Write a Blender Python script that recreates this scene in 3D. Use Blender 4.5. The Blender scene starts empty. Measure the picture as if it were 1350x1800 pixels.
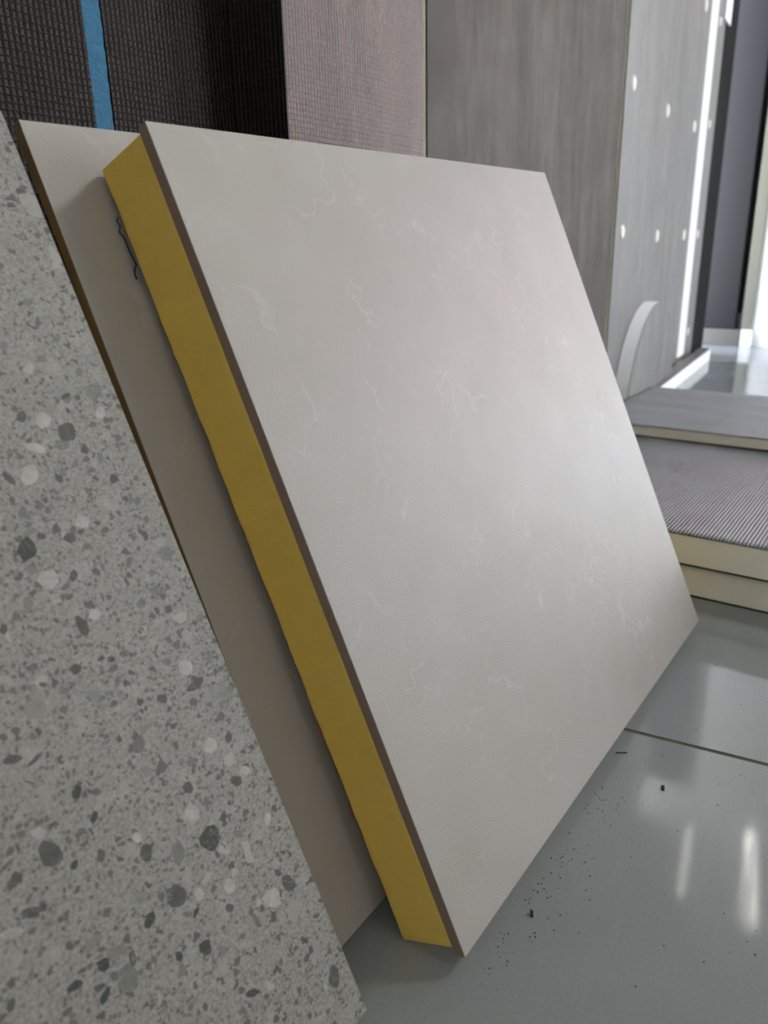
import bpy, bmesh, math, random
from mathutils import Matrix, Vector, noise
random.seed(7)
S = 0.60                      # metres per working unit (the camera stands one unit above the floor)

# ------------------------------------------------------------------ camera
sc = bpy.context.scene
cam = bpy.data.cameras.new('camera')
camo = bpy.data.objects.new('camera', cam); sc.collection.objects.link(camo); sc.camera = camo
right = Vector((0.81594074, 0.57774279, -0.02130696))
down = Vector((0.17313954, -0.27935431, -0.94444898))
fwd = Vector((-0.55160078, 0.76692531, -0.32796668))
M = Matrix((right, -down, -fwd)).transposed().to_4x4()
M.translation = Vector((0, 0, 1.0)) * S
camo.matrix_world = M
cam.sensor_fit = 'VERTICAL'; cam.sensor_height = 36.0; cam.sensor_width = 27.0
cam.lens = 36.0 * 1369.93 / 1800.0
cam.dof.use_dof = True; cam.dof.focus_distance = 0.80; cam.dof.aperture_fstop = 6.0
cam.clip_start = 0.02

# ------------------------------------------------------------------ sky, exposure
w = bpy.data.worlds.new('sky'); sc.world = w; w.use_nodes = True
wn = w.node_tree
bg = wn.nodes['Background']
tc = wn.nodes.new('ShaderNodeTexCoord'); sx = wn.nodes.new('ShaderNodeSeparateXYZ')
rp = wn.nodes.new('ShaderNodeValToRGB')
wn.links.new(tc.outputs['Generated'], sx.inputs[0]); wn.links.new(sx.outputs['Z'], rp.inputs[0])
rp.color_ramp.elements[0].position = 0.0; rp.color_ramp.elements[0].color = (1.0, 0.985, 0.965, 1)
rp.color_ramp.elements[1].position = 0.6; rp.color_ramp.elements[1].color = (0.62, 0.72, 1.0, 1)
wn.links.new(rp.outputs[0], bg.inputs[0]); bg.inputs[1].default_value = 11.0
vs = sc.view_settings
vs.view_transform = 'Standard'; vs.look = 'None'; vs.gamma = 1.0; vs.exposure = 0.44
vs.use_curve_mapping = False
sc.display_settings.display_device = 'sRGB'
sc.cycles.use_denoising = True
sc.cycles.max_bounces = 8; sc.cycles.diffuse_bounces = 4; sc.cycles.glossy_bounces = 4
sc.cycles.sample_clamp_indirect = 6.0
LAMP = 7.0                   # radiance of the ceiling panels
BATTEN = 13.0

# ------------------------------------------------------------------ helpers
def lin(r, g, b):
    f = lambda c: (c/255.0/12.92) if c/255.0 <= .04045 else ((c/255.0+.055)/1.055)**2.4
    return (f(r), f(g), f(b), 1.0)

def V(x, y, z): return Vector((x, y, z)) * S

def link(name, me, mat=None, parent=None, label=None, cat=None, group=None, kind=None):
    o = bpy.data.objects.new(name, me); sc.collection.objects.link(o)
    if parent: o.parent = parent
    if mat and me is not None:
        for m in (mat if isinstance(mat, (list, tuple)) else [mat]): me.materials.append(m)
    if label: o['label'] = label
    if cat: o['category'] = cat
    if group: o['group'] = group
    if kind: o['kind'] = kind
    return o

def bm_mesh(bm, smooth=False):
    bmesh.ops.recalc_face_normals(bm, faces=bm.faces[:])
    me = bpy.data.meshes.new('m'); bm.to_mesh(me); bm.free()
    if smooth:
        for p in me.polygons: p.use_smooth = True
    return me

def add_box(bm, x0, x1, y0, y1, z0, z1, bevel=0.0):
    g = bmesh.ops.create_cube(bm, size=1.0)
    vsn = g['verts']
    for v in vsn:
        v.co = Vector(((x0+x1)/2+v.co.x*(x1-x0), (y0+y1)/2+v.co.y*(y1-y0), (z0+z1)/2+v.co.z*(z1-z0))) * S
    if bevel:
        es = list({e for v in vsn for e in v.link_edges})
        bmesh.ops.bevel(bm, geom=es, offset=bevel*S, segments=2, profile=.7, affect='EDGES')
    return vsn

def box(name, x0, x1, y0, y1, z0, z1, mat, bevel=0.0, **k):
    bm = bmesh.new(); add_box(bm, x0, x1, y0, y1, z0, z1, bevel)
    return link(name, bm_mesh(bm), mat, **k)

def frame(O, xa, ya, za):
    m = Matrix((Vector(xa).normalized(), Vector(ya).normalized(), Vector(za).normalized())).transposed().to_4x4()
    m.translation = V(*O); return m

def empty(name, mw, **k):
    o = link(name, None, **k); o.matrix_world = mw; o.empty_display_size = .05
    return o

def axis_box(name, a0, a1, b0, b1, c0, c1, mat, nx=1, ny=1, rough=0.0, bevel=0.0, seed=0, taper=0.0, parent=None, **k):
    """box with nx*ny grid cuts and edges that wander by 'rough' (a sawn foam or cut board)"""
    bm = bmesh.new()
    vsn = add_box(bm, a0, a1, b0, b1, c0, c1, 0)
    if nx > 1:
        bmesh.ops.subdivide_edges(bm, edges=[e for e in bm.edges if abs((e.verts[0].co-e.verts[1].co).x) > 1e-6], cuts=nx, use_grid_fill=True)
    if ny > 1:
        bmesh.ops.subdivide_edges(bm, edges=[e for e in bm.edges if abs((e.verts[0].co-e.verts[1].co).y) > 1e-6], cuts=ny, use_grid_fill=True)
    if bevel:
        es = [e for e in bm.edges if len(e.link_faces) == 2 and e.calc_face_angle() > .5]
        bmesh.ops.bevel(bm, geom=es, offset=bevel*S, segments=3, profile=.5, affect='EDGES')
    for v in bm.verts:
        if v.co.z < (c0+c1)/2*S: v.co.z -= taper*v.co.y/b1
    if rough:
        for v in bm.verts:
            v.co += noise.noise_vector(v.co*38/S*.6 + Vector((seed, 0, 0)))*rough*S + noise.noise_vector(v.co*160 + Vector((seed, 3, 0)))*rough*.5*S
    return link(name, bm_mesh(bm), mat, parent=parent, **k)

# ------------------------------------------------------------------ materials
class NT:
    def __init__(s, name, rough=.5, spec=.5, col=None):
        s.m = bpy.data.materials.new(name); s.m.use_nodes = True
        s.t = s.m.node_tree; s.b = s.t.nodes['Principled BSDF']
        s.b.inputs['Roughness'].default_value = rough
        s.b.inputs['Specular IOR Level'].default_value = spec
        if col: s.b.inputs['Base Color'].default_value = col
        s.tc = s.t.nodes.new('ShaderNodeTexCoord')
    def put(s, v, inp):
        if isinstance(v, bpy.types.NodeSocket): s.t.links.new(v, inp)
        elif v is not None: inp.default_value = v
    def obj(s, scale=(1, 1, 1), loc=(0, 0, 0), rot=(0, 0, 0)):
        n = s.t.nodes.new('ShaderNodeMapping'); s.t.links.new(s.tc.outputs['Object'], n.inputs[0])
        n.inputs['Scale'].default_value = scale; n.inputs['Location'].default_value = loc; n.inputs['Rotation'].default_value = rot
        return n.outputs[0]
    def noise(s, vec, scale, detail=3, rough=.5, dist=0.0, out=0):
        n = s.t.nodes.new('ShaderNodeTexNoise'); s.put(vec, n.inputs['Vector'])
        n.inputs['Scale'].default_value = scale; n.inputs['Detail'].default_value = detail
        n.inputs['Roughness'].default_value = rough; n.inputs['Distortion'].default_value = dist
        return n.outputs[out]
    def voro(s, vec, scale, feature='F1', out='Distance', rnd=1.0):
        n = s.t.nodes.new('ShaderNodeTexVoronoi'); s.put(vec, n.inputs['Vector'])
        n.feature = feature; n.inputs['Scale'].default_value = scale; n.inputs['Randomness'].default_value = rnd
        return n.outputs[out]
    def ramp(s, fac, stops, interp='LINEAR'):
        n = s.t.nodes.new('ShaderNodeValToRGB'); s.put(fac, n.inputs[0])
        cr = n.color_ramp; cr.interpolation = interp
        while len(cr.elements) < len(stops): cr.elements.new(1.0)
        for e, (p, c) in zip(cr.elements, stops):
            e.position = p; e.color = c if hasattr(c, '__len__') else (c, c, c, 1)
        return n.outputs[0]
    def math(s, op, a, b=None, clamp=False):
        n = s.t.nodes.new('ShaderNodeMath'); n.operation = op; n.use_clamp = clamp
        s.put(a, n.inputs[0]); s.put(b, n.inputs[1]); return n.outputs[0]
    def mix(s, fac, a, b, mode='MIX'):
        n = s.t.nodes.new('ShaderNodeMix'); n.data_type = 'RGBA'; n.blend_type = mode
        s.put(fac, n.inputs[0]); s.put(a, n.inputs[6]); s.put(b, n.inputs[7]); return n.outputs[2]
    def sep(s, vec):
        n = s.t.nodes.new('ShaderNodeSeparateXYZ'); s.put(vec, n.inputs[0]); return n.outputs
    def vadd(s, a, b, k):
        n = s.t.nodes.new('ShaderNodeVectorMath'); n.operation = 'MULTIPLY_ADD'
        s.put(b, n.inputs[0]); n.inputs[1].default_value = (k, k, k); s.put(a, n.inputs[2]); return n.outputs[0]
    def bump(s, h, dist=.001, strength=1.0, prev=None):
        n = s.t.nodes.new('ShaderNodeBump'); s.put(h, n.inputs['Height'])
        n.inputs['Distance'].default_value = dist; n.inputs['Strength'].default_value = strength
        if prev is not None: s.t.links.new(prev, n.inputs['Normal'])
        return n.outputs[0]
    def done(s, col=None, rough=None, normal=None):
        if col is not None: s.put(col, s.b.inputs['Base Color'])
        if rough is not None: s.put(rough, s.b.inputs['Roughness'])
        if normal is not None: s.t.links.new(normal, s.b.inputs['Normal'])
        return s.m

def plain(name, c, rough=.6, spec=.5, var=.12, scale=30, bump=0.0, bscale=400):
    n = NT(name, rough, spec)
    f = n.noise(n.obj(), scale, 4, .6)
    col = n.mix(f, tuple(x*(1-var) for x in c[:3])+(1,), tuple(min(1, x*(1+var)) for x in c[:3])+(1,))
    nm = n.bump(n.noise(n.obj(), bscale, 3, .6), bump) if bump else None
    return n.done(col, None, nm)

def emit(name, c, k):
    m = bpy.data.materials.new(name); m.use_nodes = True
    b = m.node_tree.nodes['Principled BSDF']
    b.inputs['Base Color'].default_value = (.8, .8, .8, 1)
    b.inputs['Emission Color'].default_value = c; b.inputs['Emission Strength'].default_value = k
    return m

def mat_marble():
    n = NT('matt_cream_stone_glaze', .36, .5)
    v = n.obj()
    cloud = n.noise(v, 4.5, 6, .6, .6)
    cloud2 = n.noise(n.obj(loc=(3, 1, 0)), 14, 4, .6)
    col = n.mix(cloud, lin(151, 146, 138), lin(168, 164, 158))
    col = n.mix(n.math('MULTIPLY', cloud2, .35), col, lin(148, 139, 130))
    wv = n.vadd(v, n.noise(v, 6, 5, .62, 0, 1), .08)
    l1 = n.math('ABSOLUTE', n.math('SUBTRACT', n.noise(wv, 5.0, 3, .6), .5))
    m1 = n.ramp(l1, [(0, 1), (.002, .6), (.006, 0)])
    l2 = n.math('ABSOLUTE', n.math('SUBTRACT', n.noise(n.vadd(n.obj(loc=(5, 2, 1)), n.noise(v, 11, 4, .6, 0, 1), .045), 12.0, 3, .6), .5))
    m2 = n.ramp(l2, [(0, .8), (.006, .3), (.014, 0)])
    hair = n.noise(n.obj(scale=(1, .28, 1), rot=(0, 0, .7)), 110, 4, .7, 1.2)
    hmask = n.math('MULTIPLY', n.ramp(hair, [(.62, 0), (.74, 1)]), n.ramp(n.noise(n.obj(loc=(6, 6, 1)), 10, 3), [(.42, 0), (.62, 1)]))
    gate = n.ramp(n.noise(n.obj(loc=(1, 7, 0)), 7, 3, .5), [(.5, 0), (.62, 1)])
    gate2 = n.ramp(n.noise(n.obj(loc=(9, 4, 0)), 9, 3, .5), [(.5, 0), (.64, 1)])
    vein = n.math('ADD', n.math('MULTIPLY', m1, gate), n.math('MULTIPLY', m2, gate2), True)
    col = n.mix(n.math('MULTIPLY', vein, .2), col, lin(212, 210, 206))
    col = n.mix(n.math('MULTIPLY', hmask, .16), col, lin(212, 210, 206))
    dots = n.ramp(n.voro(v, 11), [(.02, 1), (.045, 0)])
    col = n.mix(n.math('MULTIPLY', dots, .18), col, lin(120, 118, 112))
    grain = n.noise(v, 700, 2, .6)
    col = n.mix(n.ramp(grain, [(.35, .10), (.6, 0)]), col, lin(120, 116, 110))
    h = n.noise(v, 480, 3, .55)
    nm = n.bump(h, .0009, .6)
    return n.done(col, n.ramp(cloud2, [(.3, .31), (.7, .4)]), nm)

def mat_terrazzo():
    n = NT('terrazzo_print_glaze', .5, .4)
    v = n.obj()
    wv = n.vadd(v, n.noise(v, 60, 3, .6, 0, 1), .006)
    fine = n.noise(n.vadd(v, n.noise(v, 150, 2, .6, 0, 1), .004), 420, 3, .7)
    base = n.mix(n.ramp(fine, [(.36, 0), (.62, 1)]), lin(150, 148, 142), lin(196, 194, 188))
    cl = n.noise(v, 55, 3, .6)
    base = n.mix(n.math('MULTIPLY', n.ramp(cl, [(.55, 0), (.66, 1)]), .5), base, lin(205, 203, 197))
    def layer(base, scale, keep, size, c0, c1, loc):
        u = n.vadd(n.obj(loc=loc), n.noise(n.obj(), scale*1.3, 2, .6, 0, 1), .35/scale)
        d = n.voro(u, scale, 'DISTANCE_TO_EDGE')
        colr = n.voro(u, scale, 'F1', 'Color')
        r = n.sep(colr)
        pick = n.math('GREATER_THAN', r[0], keep)
        inside = n.ramp(d, [(size, 0), (size+.03, 1)])
        m = n.math('MULTIPLY', pick, inside)
        return n.mix(n.math('MULTIPLY', m, .85), base, n.mix(r[1], c0, c1))
    base = n.mix(.04, base, lin(172,170,164))
    base = layer(base, 330, .80, .10, lin(105, 104, 99), lin(140, 138, 132), (0, 0, 0))
    base = layer(base, 190, .86, .12, lin(92, 92, 88), lin(130, 128, 122), (.3, .1, 0))
    base = layer(base, 95, .90, .16, lin(108, 107, 102), lin(212, 210, 203), (.7, .4, 0))
    base = layer(base, 120, .92, .2, lin(84, 88, 83), lin(112, 112, 106), (.2, .9, 0))
    base = layer(base, 52, .93, .16, lin(150, 150, 144), lin(212, 210, 204), (.5, .3, 0))
    base = n.mix(1.0, base, (.57, .563, .552, 1), 'MULTIPLY')
    nm = n.bump(n.noise(v, 500, 3, .6), .0003, .5)
    return n.done(base, None, nm)

def mat_chip(name, c):
    n = NT(name, .5, .4)
    f = n.noise(n.obj(), 120, 5, .7, .5)
    col = n.mix(n.ramp(f, [(.3, 0), (.7, 1)]), tuple(x*.78 for x in c[:3])+(1,), tuple(min(1, x*1.28) for x in c[:3])+(1,))
    vein = n.ramp(n.math('ABSOLUTE', n.math('SUBTRACT', n.noise(n.obj(loc=(2, 2, 2)), 60, 2), .5)), [(0, 1), (.008, 0)])
    return n.done(n.mix(n.math('MULTIPLY', vein, .3), col, lin(190, 190, 182)))

def mat_mesh(name, c0, c1, pitch=.0066, ax=('X', 'Y'), rough=.42, spec=.5, relief=.0009, streak=None, amount=1.0, gate=None, lift=1.6):
    """cement-coated glass-fibre mesh: two crossing sets of strands in relief"""
    n = NT(name, rough, spec)
    v = n.vadd(n.obj(), n.noise(n.obj(), 22, 2, .5, 0, 1), .0016)
    sp = n.sep(v); idx = {'X': 0, 'Y': 1, 'Z': 2}
    def strand(a, wdt):
        s_ = n.math('SINE', n.math('MULTIPLY', sp[idx[a]], math.pi/pitch))
        return n.ramp(n.math('ABSOLUTE', s_), [(0, 1), (wdt, .45), (1, 0)])
    a = strand(ax[0], .55); b = strand(ax[1], .4)
    h = n.math('MAXIMUM', a, n.math('MULTIPLY', b, .65))
    dash = n.ramp(n.noise(n.obj(scale=(1, .45, 1)), 210, 2, .6), [(.35, .25), (.65, 1)])
    g = n.math('MULTIPLY', h, amount)
    if gate: g = n.math('MULTIPLY', g, n.ramp(n.noise(n.obj(loc=(4, 4, 4)), 3.5, 4, .6), gate))
    gd = n.math('MULTIPLY', g, dash)
    cloud = n.noise(n.obj(), 9, 5, .65, .4)
    col = n.mix(n.ramp(cloud, [(.3, 0), (.7, 1)]), c0, c1)
    if streak:
        st = n.noise(n.obj(scale=(5, .8, 5)), 2.2, 4, .55, 1.6)
        col = n.mix(n.ramp(st, [(.42, 0), (.68, .65)]), col, streak)
        st2 = n.noise(n.obj(scale=(6, 1.1, 6), loc=(3, 5, 7)), 1.9, 4, .58, 1.6)
        col = n.mix(n.ramp(st2, [(.48, 0), (.75, .55)]), col, tuple(x*.55 for x in c0[:3])+(1,))
    col = n.mix(n.math('MULTIPLY', gd, .6), col, tuple(min(1, x*lift) for x in c1[:3])+(1,))  # strands lightened in broken dashes: glints painted into the colour
    nm = n.bump(g, relief, 1.0, n.bump(n.noise(n.obj(), 500, 3, .6), .0002, .6))
    return n.done(col, n.ramp(cloud, [(.3, rough-.08), (.7, rough+.1)]), nm)

def mat_floor():
    n = NT('polished_grey_floor_tile', .13, .5)
    v = n.obj()
    c = n.noise(v, 5, 6, .6, .5)
    col = n.mix(c, lin(126, 131, 131), lin(140, 144, 144))
    fine = n.noise(v, 260, 3, .7)
    col = n.mix(n.math('MULTIPLY', n.ramp(fine, [(.35, 1), (.5, 0)]), .18), col, lin(100, 103, 102))
    specks = n.ramp(n.voro(v, 160), [(.03, 1), (.07, 0)])
    g = n.ramp(n.noise(n.obj(loc=(2, 5, 0)), 6, 3), [(.5, 0), (.6, 1)])
    col = n.mix(n.math('MULTIPLY', n.math('MULTIPLY', specks, g), .6), col, lin(60, 58, 54))
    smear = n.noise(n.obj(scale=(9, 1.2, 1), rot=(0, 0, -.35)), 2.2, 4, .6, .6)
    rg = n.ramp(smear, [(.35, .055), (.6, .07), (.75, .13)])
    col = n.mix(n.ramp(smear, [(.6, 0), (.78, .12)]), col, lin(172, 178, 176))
    return n.done(col, rg)


M_MARBLE = mat_marble(); M_TERR = mat_terrazzo(); M_FLOOR = mat_floor()
M_CORE = plain('brown_ceramic_core', lin(140, 123, 109), .85, .2, .10, 400, .0003, 900)
M_CORE2 = plain('ochre_brown_ceramic_core', lin(124, 108, 86), .85, .2, .10, 400)
M_FOAM = plain('yellow_foam', lin(232, 200, 104), .95, .12, .07, 60, .0006, 700)
M_GROUT = plain('olive_grout', lin(92, 92, 74), .9, .2, .2, 120)
M_SHADED = mat_mesh('shade_darkened_mesh', lin(15, 11, 9), lin(23, 17, 14), .0066, ('X', 'Y'), .42, .25, .0011, lift=2.8)  # near-black colour stands in for the dimness of the recessed boards
M_SHADEDX = mat_mesh('shade_darkened_mesh_side', lin(26, 23, 22), lin(34, 31, 29), .0066, ('X', 'Y'), .5, .3, .0009)  # column side: its shade is put into the dark colour
M_GREY = mat_mesh('grey_mesh_painted_reflection', lin(76, 63, 61), lin(106, 90, 86), .0066, ('X', 'Y'), .4, .55, .0012, lin(134, 104, 96))  # pinkish base and reddish streaks paint in warm reflections
M_SMEAR = mat_mesh('cement_smeared_mesh', lin(50, 43, 37), lin(66, 57, 50), .0066, ('X', 'Y'), .6, .35, .0006, lin(90, 80, 71), 1.0, [(.5, 0), (.7, 1)])
M_PALE = mat_mesh('pale_grey_coated_mesh', lin(88, 85, 87), lin(112, 109, 109), .0066, ('X', 'Y'), .42, .5, .0005, lin(130, 120, 115))
M_TOP = mat_mesh('silver_grey_mesh_top', lin(92, 92, 95), lin(126, 126, 129), .0060, ('X', 'Y'), .34, .65, .0019)
M_BLUE = plain('blue_fibrous_foam', lin(74, 124, 158), .95, .15, .4, 300, .002, 500)
M_XPS = plain('cream_white_foam', lin(242, 240, 224), .9, .2, .05, 60, .0004, 500)
M_XPSW = plain('white_foam', lin(236, 238, 240), .8, .3, .03, 60)
M_SKIN = plain('black_adhesive_skin', lin(13, 13, 14), .8, .15, .1, 60)
M_PLASTER = plain('white_filler', lin(226, 222, 214), .8, .3, .08, 300, .001, 300)
M_TAPE = plain('white_joint_filler', lin(232, 232, 230), .7, .3, .05, 60, .0006, 200)
M_WALL = plain('white_painted_wall', lin(230, 230, 227), .7, .3, .02, 4)
M_SUB = plain('raw_render_behind_boards', lin(120, 118, 114), .9, .2, .1, 20)
M_CEIL = plain('white_ceiling_paint', lin(225, 226, 226), .9, .2, .02, 4)
M_PILLAR = plain('blue_grey_gloss_panel', lin(24, 25, 28), .55, .3, .05, 3)
M_DARK = plain('dark_metal_channel', lin(34, 34, 34), .4, .5, .1, 30)
M_SAGE = plain('pale_green_frame', lin(108, 110, 98), .5, .4, .03, 10)
M_PLINTH = plain('grey_stone_plinth', lin(92, 90, 84), .5, .4, .1, 14)
M_FRAME = plain('dark_window_frame', lin(50, 50, 52), .4, .5, .05, 20)
M_PAVE = plain('outdoor_pavement', lin(150, 146, 140), .9, .2, .12, 4)
M_BRICKC = plain('terracotta_render', lin(196, 112, 84), .9, .2, .1, 6)
M_GRIT = plain('dark_grit', lin(44, 40, 36), .9, .2, .2, 300)
M_BLUEDK = plain('dark_blue_fibre', lin(30, 46, 58), .8, .3, .2, 300)
def mat_glass():
    m = bpy.data.materials.new('clear_window_glass'); m.use_nodes = True; t = m.node_tree
    t.nodes.clear(); o = t.nodes.new('ShaderNodeOutputMaterial'); mx = t.nodes.new('ShaderNodeMixShader')
    tr = t.nodes.new('ShaderNodeBsdfTransparent'); gl = t.nodes.new('ShaderNodeBsdfGlossy'); fr = t.nodes.new('ShaderNodeFresnel')
    gl.inputs['Roughness'].default_value = .02; fr.inputs[0].default_value = 1.45; tr.inputs[0].default_value = (.96, .98, .97, 1)
    t.links.new(fr.outputs[0], mx.inputs[0]); t.links.new(tr.outputs[0], mx.inputs[1]); t.links.new(gl.outputs[0], mx.inputs[2]); t.links.new(mx.outputs[0], o.inputs[0])
    return m
M_GLASS = mat_glass()
M_LAMP = emit('lamp_diffuser', (1.0, .97, .92, 1), LAMP)
M_BATTEN2 = emit('dim_tube_light', (1.0, .97, .92, 1), BATTEN*.3)
M_LAMP1 = emit('bright_lamp_diffuser', (1.0, .97, .92, 1), LAMP*3.9)
M_LAMP3 = emit('back_lamp_diffuser', (1.0, .97, .92, 1), LAMP*1.7)
M_BATTEN = emit('tube_light', (1.0, .96, .90, 1), BATTEN)

# ------------------------------------------------------------------ room shell
XR, YB, YF, ZC = 5.2, -4.2, 8.0, 5.0       # right wall, back wall, far wall, ceiling
NW = Vector((1, .088, 0)).normalized()      # outward normal of the board-clad wall
TW = Vector((-.088, 1, 0)).normalized()
def wall_frame(X, Y): return frame((X, Y, 0), TW, (0, 0, 1), NW)  # local x along, y up, z out of the wall
WA = wall_frame(-1.2, 0.922)                # local origin placed on the plane X=-1.55 at Y=4.9
def along(Y): return (Y - 0.922)/TW.y
WX = -1.55 + .088*(4.9-0.922)
WA = wall_frame(WX, 0.922)

def wbox(name, Y0, Y1, z0, z1, d0, d1, mat, bevel=0, parent=None, **k):
    bm = bmesh.new(); add_box(bm, along(Y0), along(Y1), z0, z1, d0, d1, bevel)
    o = link(name, bm_mesh(bm), mat, parent=parent, **k)
    if parent is None: o.matrix_world = WA
    return o

# floor: a screed slab with polished tiles and recessed grout
fl = box('floor', -2.6, XR+.1, YB-.1, 9.4, -.12, -.0025, M_GROUT, kind='structure')
T = 1.333; G = .0055
fd = Vector((-.142, 1, 0)).normalized(); fx = Vector((fd.y, -fd.x, 0))
org = Vector((-1.10, 1.355, 0))
bmt = bmesh.new(); add_box(bmt, G, T-G, G, T-G, -.012, 0, .0008); tile_me = bm_mesh(bmt); tile_me.materials.append(M_FLOOR)
for i in range(-4, 7):
    for j in range(-6, 7):
        c = org + fx*(i*T) + fd*(j*T); mid = c + (fx+fd)*(T/2)
        if -2.5 < mid.x < XR and YB < mid.y < 9.2:
            o = link('floor_tile', tile_me, None, parent=fl)
            m = Matrix((fx, fd, (0, 0, 1))).transposed().to_4x4(); m.translation = c*S
            o.matrix_local = m
box('ceiling', -2.6, XR+.1, YB-.1, YF+.1, ZC, ZC+.1, M_CEIL, kind='structure')
wbox('wall_left', YB-.4, 7.28, 0, ZC, -.35, -.145, M_SUB, kind='structure')
bm = bmesh.new(); RY0, RY1, RZ1 = 4.8, 7.85, 4.4
add_box(bm, XR, XR+.12, YB, RY0, 0, ZC); add_box(bm, XR, XR+.12, RY1, YF, 0, ZC); add_box(bm, XR, XR+.12, RY0, RY1, RZ1, ZC)
link('wall_right', bm_mesh(bm), M_WALL, kind='structure')
bm = bmesh.new()
for a, c in ((RY0, RY0+.06), (RY1-.06, RY1), (6.32, 6.38)): add_box(bm, XR+.02, XR+.1, a, c, 0, RZ1)
add_box(bm, XR+.02, XR+.1, RY0, RY1, RZ1-.07, RZ1); add_box(bm, XR+.02, XR+.1, RY0, RY1, 0, .07)
win2 = link('added_window', bm_mesh(bm), M_FRAME, kind='structure')  # unseen window added to bring daylight onto the far floor and boards
box('wall_back', -2.0, XR, YB-.1, YB, 0, ZC, M_WALL, kind='structure')
# far wall with a wide glazed opening
WX0, WX1, WZ1 = 1.0, 3.7, 4.1
bm = bmesh.new()
add_box(bm, -1.50, WX0, YF, YF+.12, 0, ZC); add_box(bm, WX1, XR, YF, YF+.12, 0, ZC); add_box(bm, WX0, WX1, YF, YF+.12, WZ1, ZC)
link('wall_far', bm_mesh(bm), M_WALL, kind='structure')
bm = bmesh.new()
for a, b in ((WX0, WX0+.06), (WX1-.06, WX1), (2.33, 2.39)): add_box(bm, a, b, YF+.02, YF+.1, 0, WZ1)
add_box(bm, WX0, WX1, YF+.02, YF+.1, WZ1-.07, WZ1); add_box(bm, WX0, WX1, YF+.02, YF+.1, 0, .07)
win = link('window_1', bm_mesh(bm), M_FRAME, kind='structure')
for a, c in ((WX0+.06, 2.33), (2.39, WX1-.06)):
    bm = bmesh.new(); add_box(bm, a, c, YF+.055, YF+.062, .07, WZ1-.07); link('pane', bm_mesh(bm), M_GLASS, parent=win)
box('baseboard_far', -1.36, WX0, YF-.03, YF, 0, .10, M_WALL, .006, kind='structure')
for a, c in ((RY0+.06, 6.32), (6.38, RY1-.06)):
    bm = bmesh.new(); add_box(bm, XR+.055, XR+.062, a, c, .07, RZ1-.07); link('pane', bm_mesh(bm), M_GLASS, parent=win2)
# blue-grey pillar with its plinth, the dark channel and the pale frame beside it
p = box('pillar_face', -2.6, -1.644, YF-.02, YF+.3, .15, ZC, M_PILLAR, .01)
p.name = 'pillar'; p['kind'] = 'structure'
box('plinth', -2.6, -1.585, YF-.05, YF+.3, 0, .15, M_PLINTH, .008, kind='structure')
bm = bmesh.new(); add_box(bm, -1.644, -1.592, YF+.06, YF+.3, .30, ZC)
for q in (-1.634, -1.612): add_box(bm, q, q+.007, YF+.03, YF+.06, .30, ZC)
link('trim_1', bm_mesh(bm), M_DARK, kind='structure')
box('trim_2', -1.592, -1.50, YF-.02, YF+.12, .15, ZC, M_SAGE, .006, kind='structure')
box('trim_3', -1.644, -1.592, YF-.0, YF+.2, .15, .30, M_PILLAR, .004, kind='structure')
box('trim_4', -1.585, -1.49, YF-.045, YF+.12, 0, .15, M_WALL, .006, kind='structure')
# outside
box('pavement', XR+.13, 24, -4, YF+.12, -.14, -.04, M_PAVE, kind='structure')
box('street', -6, 24, YF+.13, 30, -.14, -.04, M_PAVE, kind='structure')
bd = empty('building', Matrix.Translation(V(4, 24, 0)), label='unseen terracotta building added across the street for its reflection in the panel', cat='building')  # unseen building added; its colour bands shape the panel's pinkish reflection
bm = bmesh.new(); add_box(bm, -5.5, 7, 0, 3, 5.0, 10); link('upper_facade', bm_mesh(bm), M_BRICKC, parent=bd)
bm = bmesh.new(); add_box(bm, -5.5, 7, .02, 3, -.05, 5.0); link('ground_floor', bm_mesh(bm), M_WALL, parent=bd)
for i in range(5):
    for j in range(1, 3):
        bm = bmesh.new(); add_box(bm, -4.6+i*2.3, -3.5+i*2.3, -.02, .05, 1.0+j*2.6, 2.6+j*2.6); link('window', bm_mesh(bm), M_FRAME, parent=bd)

# ------------------------------------------------------------------ lamps
def ceiling_panel(x, y, label, ml):
    e = empty('ceiling_light', Matrix.Translation(V(x, y, ZC)), label=label, cat='ceiling light', group='square ceiling lights')
    bm = bmesh.new(); add_box(bm, -.52, .52, -.52, .52, -.03, 0, .004); link('frame', bm_mesh(bm), M_WALL, parent=e)
    bm = bmesh.new(); add_box(bm, -.48, .48, -.48, .48, -.036, -.03); link('diffuser', bm_mesh(bm), ml, parent=e)
for x, y, wh, ml in ((2.15, 4.3, 'nearest the window', M_LAMP1), (2.4, .6, 'in the middle of the room', M_LAMP), (2.3, -2.8, 'nearest the back wall', M_LAMP3)):
    ceiling_panel(x, y, 'square white ceiling light ' + wh, ml)
def batten(x, y, ln, label, mt, rz):
    e = empty('tube_light', Matrix.Translation(V(x, y, ZC)) @ Matrix.Rotation(rz, 4, 'Z'), label=label, cat='ceiling light', group='tube lights')
    bm = bmesh.new(); add_box(bm, -.06, .06, -ln/2, ln/2, -.07, 0, .006); link('housing', bm_mesh(bm), M_WALL, parent=e)
    bm = bmesh.new(); bmesh.ops.create_cone(bm, cap_ends=True, segments=14, radius1=.028*S, radius2=.028*S, depth=ln*.96*S,
        matrix=Matrix.Translation(V(0, 0, -.09)) @ Matrix.Rotation(math.pi/2, 4, 'X'))
    link('tube', bm_mesh(bm, True), mt, parent=e)
batten(-.66, 6.9, 1.3, 'slim tube light on the ceiling near the far wall', M_BATTEN, .21)
batten(-1.24, 6.75, 1.0, 'slim tube light on the ceiling next to the board wall', M_BATTEN2, .17)

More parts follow.
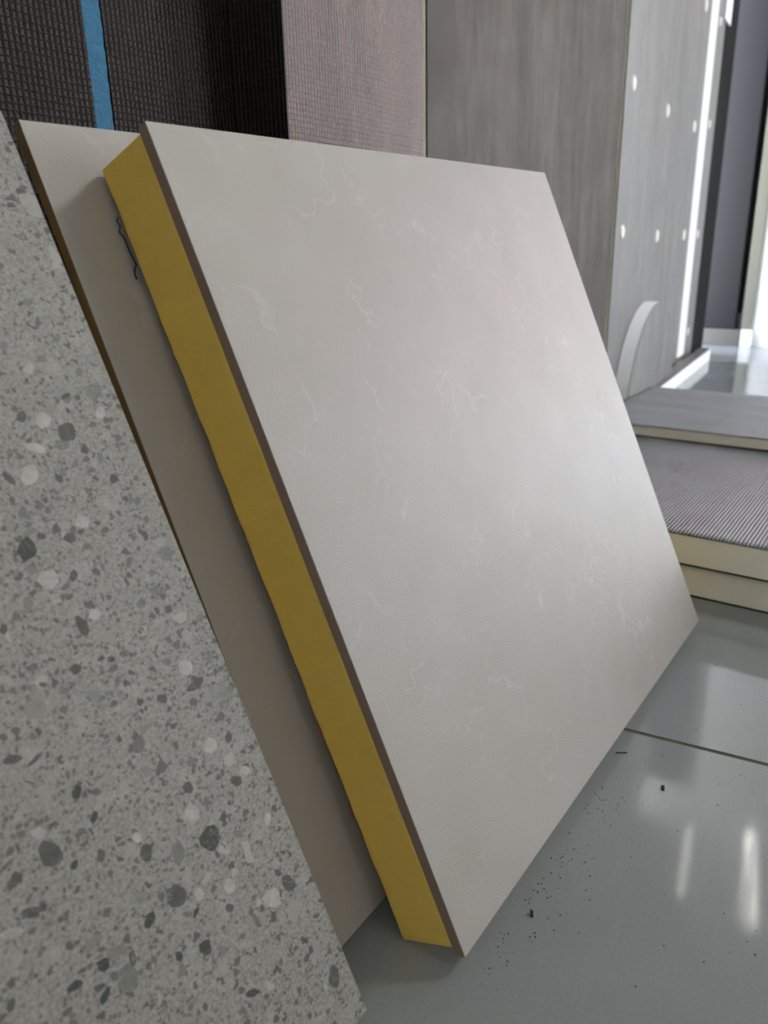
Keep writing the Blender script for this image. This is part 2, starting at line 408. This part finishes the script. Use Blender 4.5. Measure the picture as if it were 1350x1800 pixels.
# ------------------------------------------------------------------ wall cladding boards
ZT = 4.2
GI = 'foam boards fixed to the wall'
def clad(Y0, Y1, z0, z1, d0, d1, mface, label):
    e = empty('insulation_board', WA @ Matrix.Translation(Vector((along((Y0+Y1)/2), z0, d0))*S), label=label, cat='foam board', group=None)
    hw = (along(Y1)-along(Y0))/2
    bm = bmesh.new(); add_box(bm, -hw, hw, 0, z1-z0, .006, d1-d0-.006); link('foam_core', bm_mesh(bm), M_XPS if mface not in (M_SHADED,) else M_BLUE, parent=e)
    bm = bmesh.new(); add_box(bm, -hw, hw, 0, z1-z0, d1-d0-.006, d1-d0); o = link('mesh_face', bm_mesh(bm), mface, parent=e)
    return e
def local_face(o):  # mesh patterns are laid along/up the board: nothing to do, kept simple
    return o
clad(2.06, 4.085, .01, ZT, -.13, 0, M_SMEAR, 'brownish grey board smeared with cement, above the top edge of the leaning tile panel')
C = clad(4.10, 6.094, .01, ZT, -.13, .012, M_PALE, 'pale grey mesh-faced wall board with white filler spots and streaks, left of the white joint')
D = clad(6.366, 6.70, .01, ZT, -.13, .012, M_PALE, 'narrow grey mesh-faced wall board strip right of the white joint')
wbox('joint_strip', 6.098, 6.362, .12, ZT, -.13, .016, M_TAPE, .002, label='white vertical filled joint between two grey wall boards', cat='joint filler')
o = wbox('gap_shade_strip', 6.71, 7.36, 0, ZT, -.14, .004, M_SKIN, .05, label='black vertical strip put in for the shaded gap at the end of the board wall', cat='profile')  # black block put in for the shaded gap beside the pillar
wbox('bracket', 6.60, 6.86, 2.44, 2.78, .0125, .024, M_XPSW, .004, label='small white plate near the top right end of the board wall', cat='plate')

def spot(parent, Yc, z, r, Y0, Y1):
    bm = bmesh.new(); k = 16; ring = []
    lx = along(Yc)-along((Y0+Y1)/2)
    zz = .1422
    top = [bm.verts.new(Vector((lx+r*.8*math.cos(t*2*math.pi/k)*random.uniform(.85, 1.1), z-.01+r*.8*math.sin(t*2*math.pi/k)*random.uniform(.85, 1.1), zz+.007))*S) for t in range(k)]
    bot = [bm.verts.new(Vector((lx+r*math.cos(t*2*math.pi/k), z-.01+r*math.sin(t*2*math.pi/k), zz))*S) for t in range(k)]
    bm.faces.new(top)
    for i in range(k): bm.faces.new((bot[i], bot[(i+1) % k], top[(i+1) % k], top[i]))
    link('filler_spot', bm_mesh(bm), M_PLASTER, parent=parent)
for Yc, z in ((4.25, 1.71), (5.06, 1.68), (5.91, 1.68), (4.24, 1.02), (5.07, .995), (5.92, .998), (5.91, 2.38), (5.07, 2.38), (4.25, 2.38)):
    spot(C, Yc, z, .036, 4.10, 6.10)
for Yc, z in ((6.47, 1.75), (6.45, 1.0), (6.48, 2.40), (6.47, .28)):
    spot(D, Yc, z, .03, 6.366, 6.70)

# projecting column: grey front board; side and recessed boards darkened for shade; a blue strip
def plane_board(name, Y0, Y1, X0, Yref, z0, z1, th, mat, label):
    """board parallel to the wall whose face passes through (X0, Yref)"""
    m = wall_frame(X0 - .088*(Y0-Yref), Y0)
    ln = (Y1-Y0)/TW.y
    e = empty('insulation_board', m, label=label, cat='foam board')
    bm = bmesh.new(); add_box(bm, 0, ln, z0, z1, -th, -.006); link('foam_core', bm_mesh(bm), M_XPS if mat is M_GREY else M_BLUE, parent=e)
    bm = bmesh.new(); add_box(bm, 0, ln, z0, z1, -.006, 0); link('mesh_face', bm_mesh(bm), mat, parent=e)
    return e
plane_board('insulation_board', 1.338, 1.935, -1.18, 1.338, .002, ZT, .10, M_GREY, 'grey mesh-faced board, pink reflections painted in, on the front of the column, beside the dark corner')
ms = frame((-1.18, 1.338, 0), -NW, (0, 0, 1), -TW)   # side of the column, looking towards the camera
# local x goes into the wall
e = empty('insulation_board', ms, label='mesh-faced board, coloured dark for shade, on the shadowed side of the column', cat='foam board')
bm = bmesh.new(); add_box(bm, 0.0, .136, .002, ZT, .0004, .005); link('mesh_face', bm_mesh(bm), M_SHADEDX, parent=e)
ycut = lambda Y: Y
YL, XL = 1.326, -1.3178
plane_board('insulation_board', .990, 1.322, XL, YL, .002, ZT, .04, M_SHADED, 'mesh-faced wall board, coloured dark for shade, between the blue strip and the dark corner')
plane_board('insulation_board', -4.0, .948, XL, YL, .002, ZT, .04, M_SHADED, 'large mesh-faced wall board, coloured dark for shade, left of the blue strip')
m = wall_frame(XL - .088*(.949-YL), .949)
bm = bmesh.new(); vv = add_box(bm, 0.0005, .0400, .002, ZT, -.036, -.002)
bmesh.ops.subdivide_edges(bm, edges=[e_ for e_ in bm.edges if abs((e_.verts[0].co-e_.verts[1].co).y) > .5], cuts=400, use_grid_fill=True)
for v in bm.verts: v.co.z += random.uniform(-.001, .001)*S; v.co.x += random.uniform(-.0006, 0.0006)*S if 0 else 0
o = link('foam_strip', bm_mesh(bm), M_BLUE, label='narrow bright blue fibrous strip running up between two shade-darkened mesh boards', cat='foam strip'); o.matrix_world = m

# ------------------------------------------------------------------ leaning tile panels
def slab(name, X, Y, h, tilt, w, ln, mface, mcore, label, foam=None, t=.018, x0=0.0):
    a = math.radians(tilt)
    m = frame((X, Y, h), (0, 1, 0), (-math.cos(a), 0, math.sin(a)), (math.sin(a), 0, math.cos(a)))
    e = empty(name, m, label=label, cat='tile panel')
    g = .0016
    bm = bmesh.new(); add_box(bm, x0, w, 0, ln, -t, -g, .0008); link('tile_body', bm_mesh(bm), mcore, parent=e, label='brown unglazed edge')
    bm = bmesh.new(); add_box(bm, x0, w, 0, ln, -g, 0, .0006); link('glazed_face', bm_mesh(bm), mface, parent=e)
    if foam:
        i, b0, b1, i2, t1, bk = foam
        axis_box('foam_backing', x0+i, w-.01, b0, ln-b1, -bk, -t-.0002, M_FOAM, nx=10, ny=110, rough=.0016, bevel=.0028, seed=2, taper=i2, parent=e, label='thick yellow foam layer')
    return e
front = slab('tile_panel', -.4076, .7405, .035, 66.2, 1.240, 1.224, M_MARBLE, M_CORE,
             'large cream-grey stone-look tile with thick yellow foam back, foremost of the leaning panels', (.0, .0115, .0065, .004, 0, .1125))
rear = slab('tile_panel', -.5671, .6475, .030, 67.35, 1.20, 1.225, M_MARBLE, M_CORE2,
            'stone-look tile panel half hidden behind the yellow foam edge of the front panel', (.075, .03, .03, 0, 0, .085))
terr = slab('terrazzo_slab', -.47825, .60, .030, 65.37, 0.0, 1.245, M_TERR, M_CORE2,
            'speckled grey terrazzo slab with dark and white stone chips, nearest at the left', (.03, .03, .03, 0, 0, .085), x0=-.95)
CH = "1:5059,8327 5040,8392 5073,8507 5197,8536 5264,8505 5276,8383 5201,8308|2:5120,8345 5141,8296 5094,8223 4977,8236 4951,8279 5011,8352|1:4687,8633 4631,8675 4662,8730 4689,8767 4749,8768 4767,8722 4743,8666|2:5173,9288 5140,9302 5156,9355 5221,9377 5278,9347 5279,9317 5233,9280|2:5558,9082 5572,9116 5625,9158 5662,9154 5685,9111 5670,9071 5648,9055 5593,9039|2:5729,8927 5808,8940 5829,8837 5774,8752 5679,8737 5617,8748 5578,8811 5639,8913|2:5272,8762 5268,8847 5335,8883 5394,8883 5387,8811 5319,8739|1:4276,8161 4317,8107 4346,8018 4319,7971 4286,7998 4237,8068 4234,8133|2:4942,8020 4954,8004 4949,7973 4920,7942 4902,7924 4871,7942 4870,7976 4893,8017 4925,8032|2:5057,8046 5112,8088 5150,8097 5154,8037 5116,7999 5049,7985|2:5467,8050 5475,7991 5445,7959 5413,7942 5386,7966 5392,8002 5412,8076 5451,8104|1:5525,7795 5562,7758 5558,7709 5504,7687 5454,7683 5439,7739 5488,7798|0:4267,7315 4268,7230 4225,7167 4140,7156 4075,7144 4050,7264 4078,7316 4161,7386 4222,7405|1:4665,7162 4633,7193 4588,7237 4616,7270 4669,7294 4706,7289 4743,7249 4748,7198 4708,7178|2:5707,7341 5647,7349 5622,7403 5644,7423 5708,7441 5749,7406 5743,7376|1:4322,7352 4328,7384 4358,7396 4399,7385 4419,7355 4422,7321 4393,7312 4364,7312|2:4337,7672 4313,7607 4266,7587 4228,7610 4216,7653 4254,7702 4293,7741 4323,7717|1:5559,6979 5530,7058 5570,7067 5623,7016 5649,6971 5643,6924 5582,6937|2:5815,6550 5708,6582 5675,6701 5781,6758 5867,6720 5899,6632|2:4788,9546 4821,9579 4858,9578 4877,9565 4880,9531 4844,9495 4802,9492 4791,9512|1:5029,7311 5045,7326 5100,7311 5112,7286 5091,7265 5056,7266|2:5797,8580 5807,8618 5852,8658 5883,8653 5874,8616 5841,8578|1:4503,6749 4485,6806 4518,6860 4578,6883 4602,6825 4574,6774|2:5356,6327 5432,6339 5500,6328 5536,6255 5507,6190 5439,6210 5385,6267|2:5130,6192 5135,6230 5207,6261 5281,6255 5252,6172 5168,6146|1:4387,6141 4351,6195 4345,6301 4368,6375 4404,6385 4449,6324 4477,6264 4465,6177 4428,6127|1:3651,6590 3635,6530 3591,6497 3560,6535 3560,6569 3609,6620|1:4193,5804 4144,5788 4098,5801 4077,5877 4127,5903 4164,5907 4221,5849|1:4621,5745 4594,5726 4534,5749 4532,5804 4569,5808 4613,5785|2:4522,5544 4569,5577 4594,5574 4609,5532 4578,5478 4516,5440 4494,5455 4497,5497|1:4740,5143 4682,5123 4652,5156 4666,5207 4691,5218 4752,5179|1:4992,5117 5024,5095 5041,5066 5032,5023 4985,5002 4940,5033 4906,5069 4914,5118 4950,5136|1:5350,5038 5491,5079 5614,5052 5579,4987 5496,4955 5424,4949 5303,4998|2:5219,5487 5249,5467 5282,5437 5274,5397 5239,5384 5181,5408 5176,5431 5178,5465|2:5874,5249 5850,5196 5807,5150 5743,5183 5732,5240 5760,5309 5831,5311|2:5814,4590 5799,4542 5704,4549 5660,4582 5677,4661 5773,4654|1:5630,4145 5567,4146 5561,4205 5580,4246 5648,4289 5673,4248 5679,4198|1:3101,5347 3168,5360 3249,5319 3279,5265 3210,5249 3143,5272 3081,5317|1:4772,4025 4834,4056 4901,4032 4900,3925 4843,3898 4783,3956|1:5565,3700 5554,3620 5504,3611 5457,3620 5405,3695 5408,3736 5453,3776 5523,3728|2:5051,4191 5004,4173 4977,4175 4943,4221 4955,4247 4984,4284 5012,4299 5047,4261 5071,4238|0:3599,4701 3639,4738 3676,4731 3699,4678 3691,4643 3631,4579 3588,4608 3571,4647|1:3712,5875 3741,5884 3785,5862 3796,5829 3777,5818 3732,5831 3715,5855|1:3447,5186 3373,5160 3317,5154 3275,5159 3291,5180 3354,5203 3416,5221 3466,5225 3484,5214|3:5701,4684 5645,4734 5624,4873 5693,4899 5863,4853 5912,4781 5943,4650 5827,4644|2:5876,4690 5850,4742 5879,4781 5923,4778 5960,4753 5959,4698 5918,4674|2:3977,5697 3952,5659 3919,5641 3877,5679 3882,5730 3916,5747 3947,5740|2:5905,5785 5949,5770 5960,5713 5912,5680 5862,5678 5840,5741 5875,5780|4:4378,6868 4353,6810 4263,6771 4189,6777 4159,6837 4130,6899 4197,6977 4261,6974 4352,6959|4:4672,6333 4670,6278 4620,6241 4575,6259 4521,6305 4531,6338 4562,6375 4648,6372|4:5475,5352 5528,5288 5528,5240 5491,5169 5411,5158 5362,5200 5335,5253 5348,5308 5365,5355|4:5382,4166 5297,4166 5241,4221 5228,4299 5311,4337 5367,4355 5428,4286 5429,4196|4:5681,3661 5606,3696 5585,3729 5612,3784 5685,3781 5727,3716 5712,3677|3:4205,5421 4160,5506 4169,5558 4212,5589 4272,5588 4322,5531 4294,5477 4276,5428|1:3142,4425 3225,4346 3251,4300 3271,4184 3200,4117 3119,4135 3053,4193 3052,4287 3066,4381|0:4964,3415 5006,3326 4950,3202 4853,3139 4785,3186 4705,3313 4722,3396 4873,3449|1:4192,3139 4255,3130 4316,3036 4329,2964 4268,2892 4206,2879 4096,2946 4072,3041 4115,3147|1:4158,3652 4125,3591 4093,3540 4030,3557 4007,3603 3995,3672 4040,3729 4082,3750 4142,3702|2:4340,3433 4373,3526 4452,3553 4491,3506 4498,3415 4494,3356 4431,3298 4381,3303 4338,3355|0:3847,2947 3772,2931 3733,2973 3759,3028 3818,3076 3896,3055 3892,2987|0:3146,3021 3237,3007 3276,2968 3249,2887 3177,2882 3137,2946|0:4303,2216 4239,2222 4198,2334 4221,2382 4302,2377 4359,2344 4345,2250|1:2768,3936 2810,3921 2859,3876 2853,3844 2837,3788 2774,3818 2745,3832 2704,3900 2713,3943|0:2793,3011 2902,3027 2949,2988 2962,2939 2886,2930 2800,2967|0:3090,2717 3152,2740 3182,2719 3147,2661 3108,2631 3043,2614 3027,2648 3032,2681|1:3487,2863 3534,2857 3536,2805 3519,2736 3489,2710 3460,2724 3452,2776 3465,2836|0:3980,2385 3952,2383 3916,2427 3923,2463 3940,2503 3974,2500 3998,2466 4007,2419|0:3368,4012 3348,3984 3321,3969 3296,3981 3275,4007 3290,4035 3324,4055 3352,4058 3375,4040|0:3720,4379 3747,4373 3759,4342 3730,4292 3687,4272 3655,4269 3650,4300 3645,4321 3690,4361|0:4652,1391 4602,1390 4552,1423 4510,1462 4516,1500 4564,1507 4600,1490 4652,1450 4678,1398|2:5187,3175 5248,3156 5290,3128 5287,3053 5240,3052 5176,3096 5160,3146|1:2733,4255 2754,4309 2799,4317 2825,4274 2849,4247 2821,4189 2778,4194 2746,4219|1:2353,3301 2363,3255 2326,3203 2273,3192 2265,3252 2286,3283|1:4690,2448 4693,2501 4730,2524 4776,2491 4806,2437 4767,2406 4733,2404|2:3359,2508 3284,2558 3243,2651 3281,2740 3309,2794 3430,2790 3479,2687 3488,2632 3444,2540|1:3304,4519 3357,4466 3342,4459 3287,4478 3241,4523 3264,4532|1:5082,3401 5099,3427 5124,3450 5144,3442 5157,3415 5147,3374 5135,3358 5110,3352 5083,3373|0:4334,2743 4382,2746 4397,2715 4346,2679 4295,2662 4275,2681 4302,2716|1:5722,577 5637,637 5621,754 5718,864 5781,870 5827,758 5783,629|1:5663,2257 5714,2135 5721,2049 5631,2042 5542,2112 5533,2221 5574,2288|4:3164,4555 3202,4481 3148,4442 3078,4484 3059,4543 3085,4574|4:4786,3820 4862,3690 4840,3594 4725,3578 4656,3687 4691,3769|4:4040,3788 4012,3816 3989,3866 4000,3904 4041,3918 4094,3880 4096,3839 4077,3798|3:3700,3300 3706,3358 3760,3389 3844,3330 3888,3283 3848,3207 3780,3231|4:5449,2164 5394,2033 5333,2016 5206,2135 5180,2252 5278,2293 5409,2248|4:4773,2704 4836,2766 4876,2754 4939,2687 4920,2610 4861,2582 4788,2606|4:4471,2932 4508,2880 4518,2814 4482,2772 4427,2781 4402,2816 4402,2881 4426,2914|2:5412,10045 5395,10008 5359,9982 5292,9973 5263,10000 5269,10026 5303,10071 5367,10069|2:5561,9578 5566,9552 5543,9523 5512,9502 5470,9513 5447,9529 5456,9564 5490,9577 5529,9582|3:5569,10197 5552,10218 5548,10250 5590,10286 5621,10279 5651,10268 5639,10224 5618,10197|3:5433,9750 5382,9768 5387,9819 5424,9837 5474,9856 5535,9832 5561,9805 5520,9770|4:4919,8708 4982,8711 5026,8655 5039,8601 4958,8526 4875,8522 4834,8596 4857,8655|4:4517,8145 4611,8148 4635,8028 4562,7952 4442,7930 4409,8011 4459,8109|4:5740,8605 5740,8528 5680,8486 5637,8509 5600,8519 5623,8579 5680,8627 5732,8636|4:4984,7395 4984,7343 4933,7277 4873,7297 4798,7344 4818,7395 4884,7438 4938,7433|4:4744,8249 4622,8316 4591,8363 4617,8397 4747,8371 4828,8301 4805,8250|3:5920,9273 5922,9233 5893,9201 5826,9194 5772,9225 5784,9264 5807,9284 5869,9302|3:5381,8928 5374,8826 5281,8792 5234,8814 5204,8887 5292,8954|4:2560,3877 2644,3807 2665,3761 2617,3747 2525,3784 2452,3844 2453,3875 2510,3886|4:5633,3040 5661,3069 5699,3093 5747,3082 5763,3037 5739,2989 5695,2959 5648,2950 5637,2996"
chip_m = [mat_chip('chip_black_green', lin(62, 66, 60)), mat_chip('chip_dark_grey', lin(78, 79, 74)), mat_chip('chip_mid_grey', lin(110, 111, 106)),
          mat_chip('chip_pale_grey', lin(126, 127, 122)), mat_chip('chip_white', lin(160, 158, 153))]
for c in CH.split('|'):
    tn, ps = c.split(':'); pts = [tuple(float(q)/1e4 for q in s_.split(',')) for s_ in ps.split()]
    pts = [(x-.60, y) for x, y in pts]
    bm = bmesh.new()
    a_ = [bm.verts.new(Vector((x, y, .00012))*S) for x, y in pts]; b_ = [bm.verts.new(Vector((x, y, -.0008))*S) for x, y in pts]
    n_ = len(pts); bm.faces.new(a_)
    for i in range(n_): bm.faces.new((b_[i], b_[(i+1) % n_], a_[(i+1) % n_], a_[i]))
    link('stone_chip', bm_mesh(bm), chip_m[int(tn)], parent=terr)

def thread(name, pts, r, mat, parent=None, **k):
    cu = bpy.data.curves.new('c', 'CURVE'); cu.dimensions = '3D'; cu.bevel_depth = r*S; cu.bevel_resolution = 2
    sp = cu.splines.new('POLY'); sp.points.add(len(pts)-1)
    for q, p_ in zip(sp.points, pts): q.co = (*(Vector(p_)*S), 1)
    tmp = bpy.data.objects.new('t', cu); sc.collection.objects.link(tmp)
    dg = bpy.context.evaluated_depsgraph_get(); me = bpy.data.meshes.new_from_object(tmp.evaluated_get(dg))
    bpy.data.objects.remove(tmp)
    return link(name, me, mat, parent=parent, **k)
thread('loose_fibre', [(-.001, 1.150, -.1175), (-.004, 1.146, -.1205), (-.003, 1.138, -.119), (-.006, 1.130, -.1215), (-.003, 1.12, -.1195), (-.003, 1.10, -.1195), (-.001, 1.08, -.1185)], .0011, M_BLUEDK, parent=front, label='dark blue fibres caught behind the foam')
thread('loose_fibre', [(-.001, 1.082, -.1180), (-.005, 1.075, -.1220), (-.006, 1.068, -.1235), (-.006, 1.062, -.1232)], .0012, M_BLUEDK, parent=front, label='dark blue fibres caught behind the foam')

# ------------------------------------------------------------------ stacked boards on the floor
def stack_board(x0, x1, y0, y1, z0, z1, label, skin=True, bumps=1.0):
    e = empty('insulation_board', Matrix.Translation(V((x0+x1)/2, (y0+y1)/2, z0)), label=label, cat='foam board')
    hx, hy, hz = (x1-x0)/2, (y1-y0)/2, z1-z0
    bm = bmesh.new(); add_box(bm, -hx, hx, -hy, hy, .004, hz-.004, .001); link('foam_core', bm_mesh(bm), M_XPS, parent=e)
    bm = bmesh.new(); add_box(bm, -hx-.002, hx+.002, -hy-.002, hy+.002, 0, .004); link('underside_skin', bm_mesh(bm), M_SKIN if skin else M_XPS, parent=e)
    bm = bmesh.new(); vs_ = add_box(bm, -hx-.002, hx+.002, -hy-.002, hy+.002, hz-.004, hz)
    bmesh.ops.subdivide_edges(bm, edges=bm.edges[:], cuts=60, use_grid_fill=True)
    for v in bm.verts:
        if v.co.z > (hz-.002)*S:
            q = v.co/S
            v.co.z += bumps*S*.0034*max(0, .8+noise.noise(Vector((q.x*2.6, q.y*8, 1))))*min(1, (hy-abs(q.y))*10)*min(1, (hx-abs(q.x))*10)
    link('mesh_face', bm_mesh(bm, True), M_TOP, parent=e)
    return e
stack_board(-1.24, .82, 2.200, 4.22, 0, .098, 'grey mesh-faced foam board lying on the floor, bottom of the stack', True, 0)
stack_board(-1.24, .82, 2.185, 4.20, .099, .193, 'grey mesh-faced foam board with crinkled top, second from the bottom of the stack')
stack_board(-1.24, .80, 3.255, 4.17, .2015, .244, 'thinner grey mesh-faced foam board on top, at the back of the stack', False)

# arched board leaning flat against the wall, and the long narrow board on the floor
def arch_board():
    e = empty('arched_board', wall_frame(WX-.088*(4.90-.922), 4.90), label='half-round mesh-faced foam board with white edge standing against the wall', cat='foam board')
    r, k = .62, 48
    for nm, z0, z1, mt in (('foam_core', .014, .092, M_XPSW), ('mesh_face', .0921, .097, M_PALE)):
        bm = bmesh.new()
        A_ = [bm.verts.new(Vector((-r*math.cos(math.pi*i/k), max(.001, r*math.sin(math.pi*i/k)), z0))*S) for i in range(k+1)]
        B_ = [bm.verts.new(Vector((-r*math.cos(math.pi*i/k), max(.001, r*math.sin(math.pi*i/k)), z1))*S) for i in range(k+1)]
        bm.faces.new(A_); bm.faces.new(B_)
        for i in range(k): bm.faces.new((A_[i], A_[i+1], B_[i+1], B_[i]))
        bm.faces.new((A_[0], A_[k], B_[k], B_[0]))
        link(nm, bm_mesh(bm), mt, parent=e)
arch_board()
e = empty('floor_board', frame((-1.405, 4.45, 0), Vector((-1.555+1.375+.0, 6.93-4.956, 0)), Vector((-1, -.09, 0)), (0, 0, 1)), label='long narrow board with bright white side lying on the floor along the wall', cat='foam board')
L0 = 2.50
bm = bmesh.new(); add_box(bm, 0, L0, -.03, .055, .001, .094, .002); link('foam_core', bm_mesh(bm), M_XPSW, parent=e)
bm = bmesh.new(); add_box(bm, 0, L0, -.03, .055, .0941, .1, .001); link('mesh_face', bm_mesh(bm), M_PALE, parent=e)

# ------------------------------------------------------------------ crumbs on the floor
def crumb(name, x, y, lx, ly, lz, rz, mat, label):
    bm = bmesh.new(); add_box(bm, -lx/2, lx/2, -ly/2, ly/2, .0003, lz, min(lx, ly, lz)*.3)
    for v in bm.verts: v.co += noise.noise_vector(v.co*400)*.0006*S
    o = link(name, bm_mesh(bm), mat, label=label, cat='debris'); o.matrix_world = Matrix.Translation(V(x, y, 0)) @ Matrix.Rotation(rz, 4, 'Z')
crumb('grit_crumb', -.3747, .8928, .004, .011, .004, .5, M_GRIT, 'small black crumb on the floor, near the lower corner of the front panel')
crumb('plastic_scrap', -.2957, 1.3039, .006, .012, .004, .35, M_BLUEDK, 'tiny dark blue scrap on the grey floor tile')
crumb('wood_sliver', -.398, 1.3666, .024, .0025, .002, .65, M_GRIT, 'thin dark sliver beside the bottom edge of the front panel')
bm = bmesh.new()
for i in range(170):
    if i < 120:
        x = -.40+abs(random.gauss(0, .035)); y = .80+random.uniform(-.06, .5)
    else: x = random.uniform(-.38, -.05); y = random.uniform(.85, 2.1)
    r = random.uniform(.0005, .0013)
    bmesh.ops.create_icosphere(bm, subdivisions=1, radius=r*S, matrix=Matrix.Translation(V(x, y, r*.8)))
link('floor_grit', bm_mesh(bm), M_GRIT, label='scatter of fine dark grit on the floor along the front panel', cat='grit', kind='stuff')
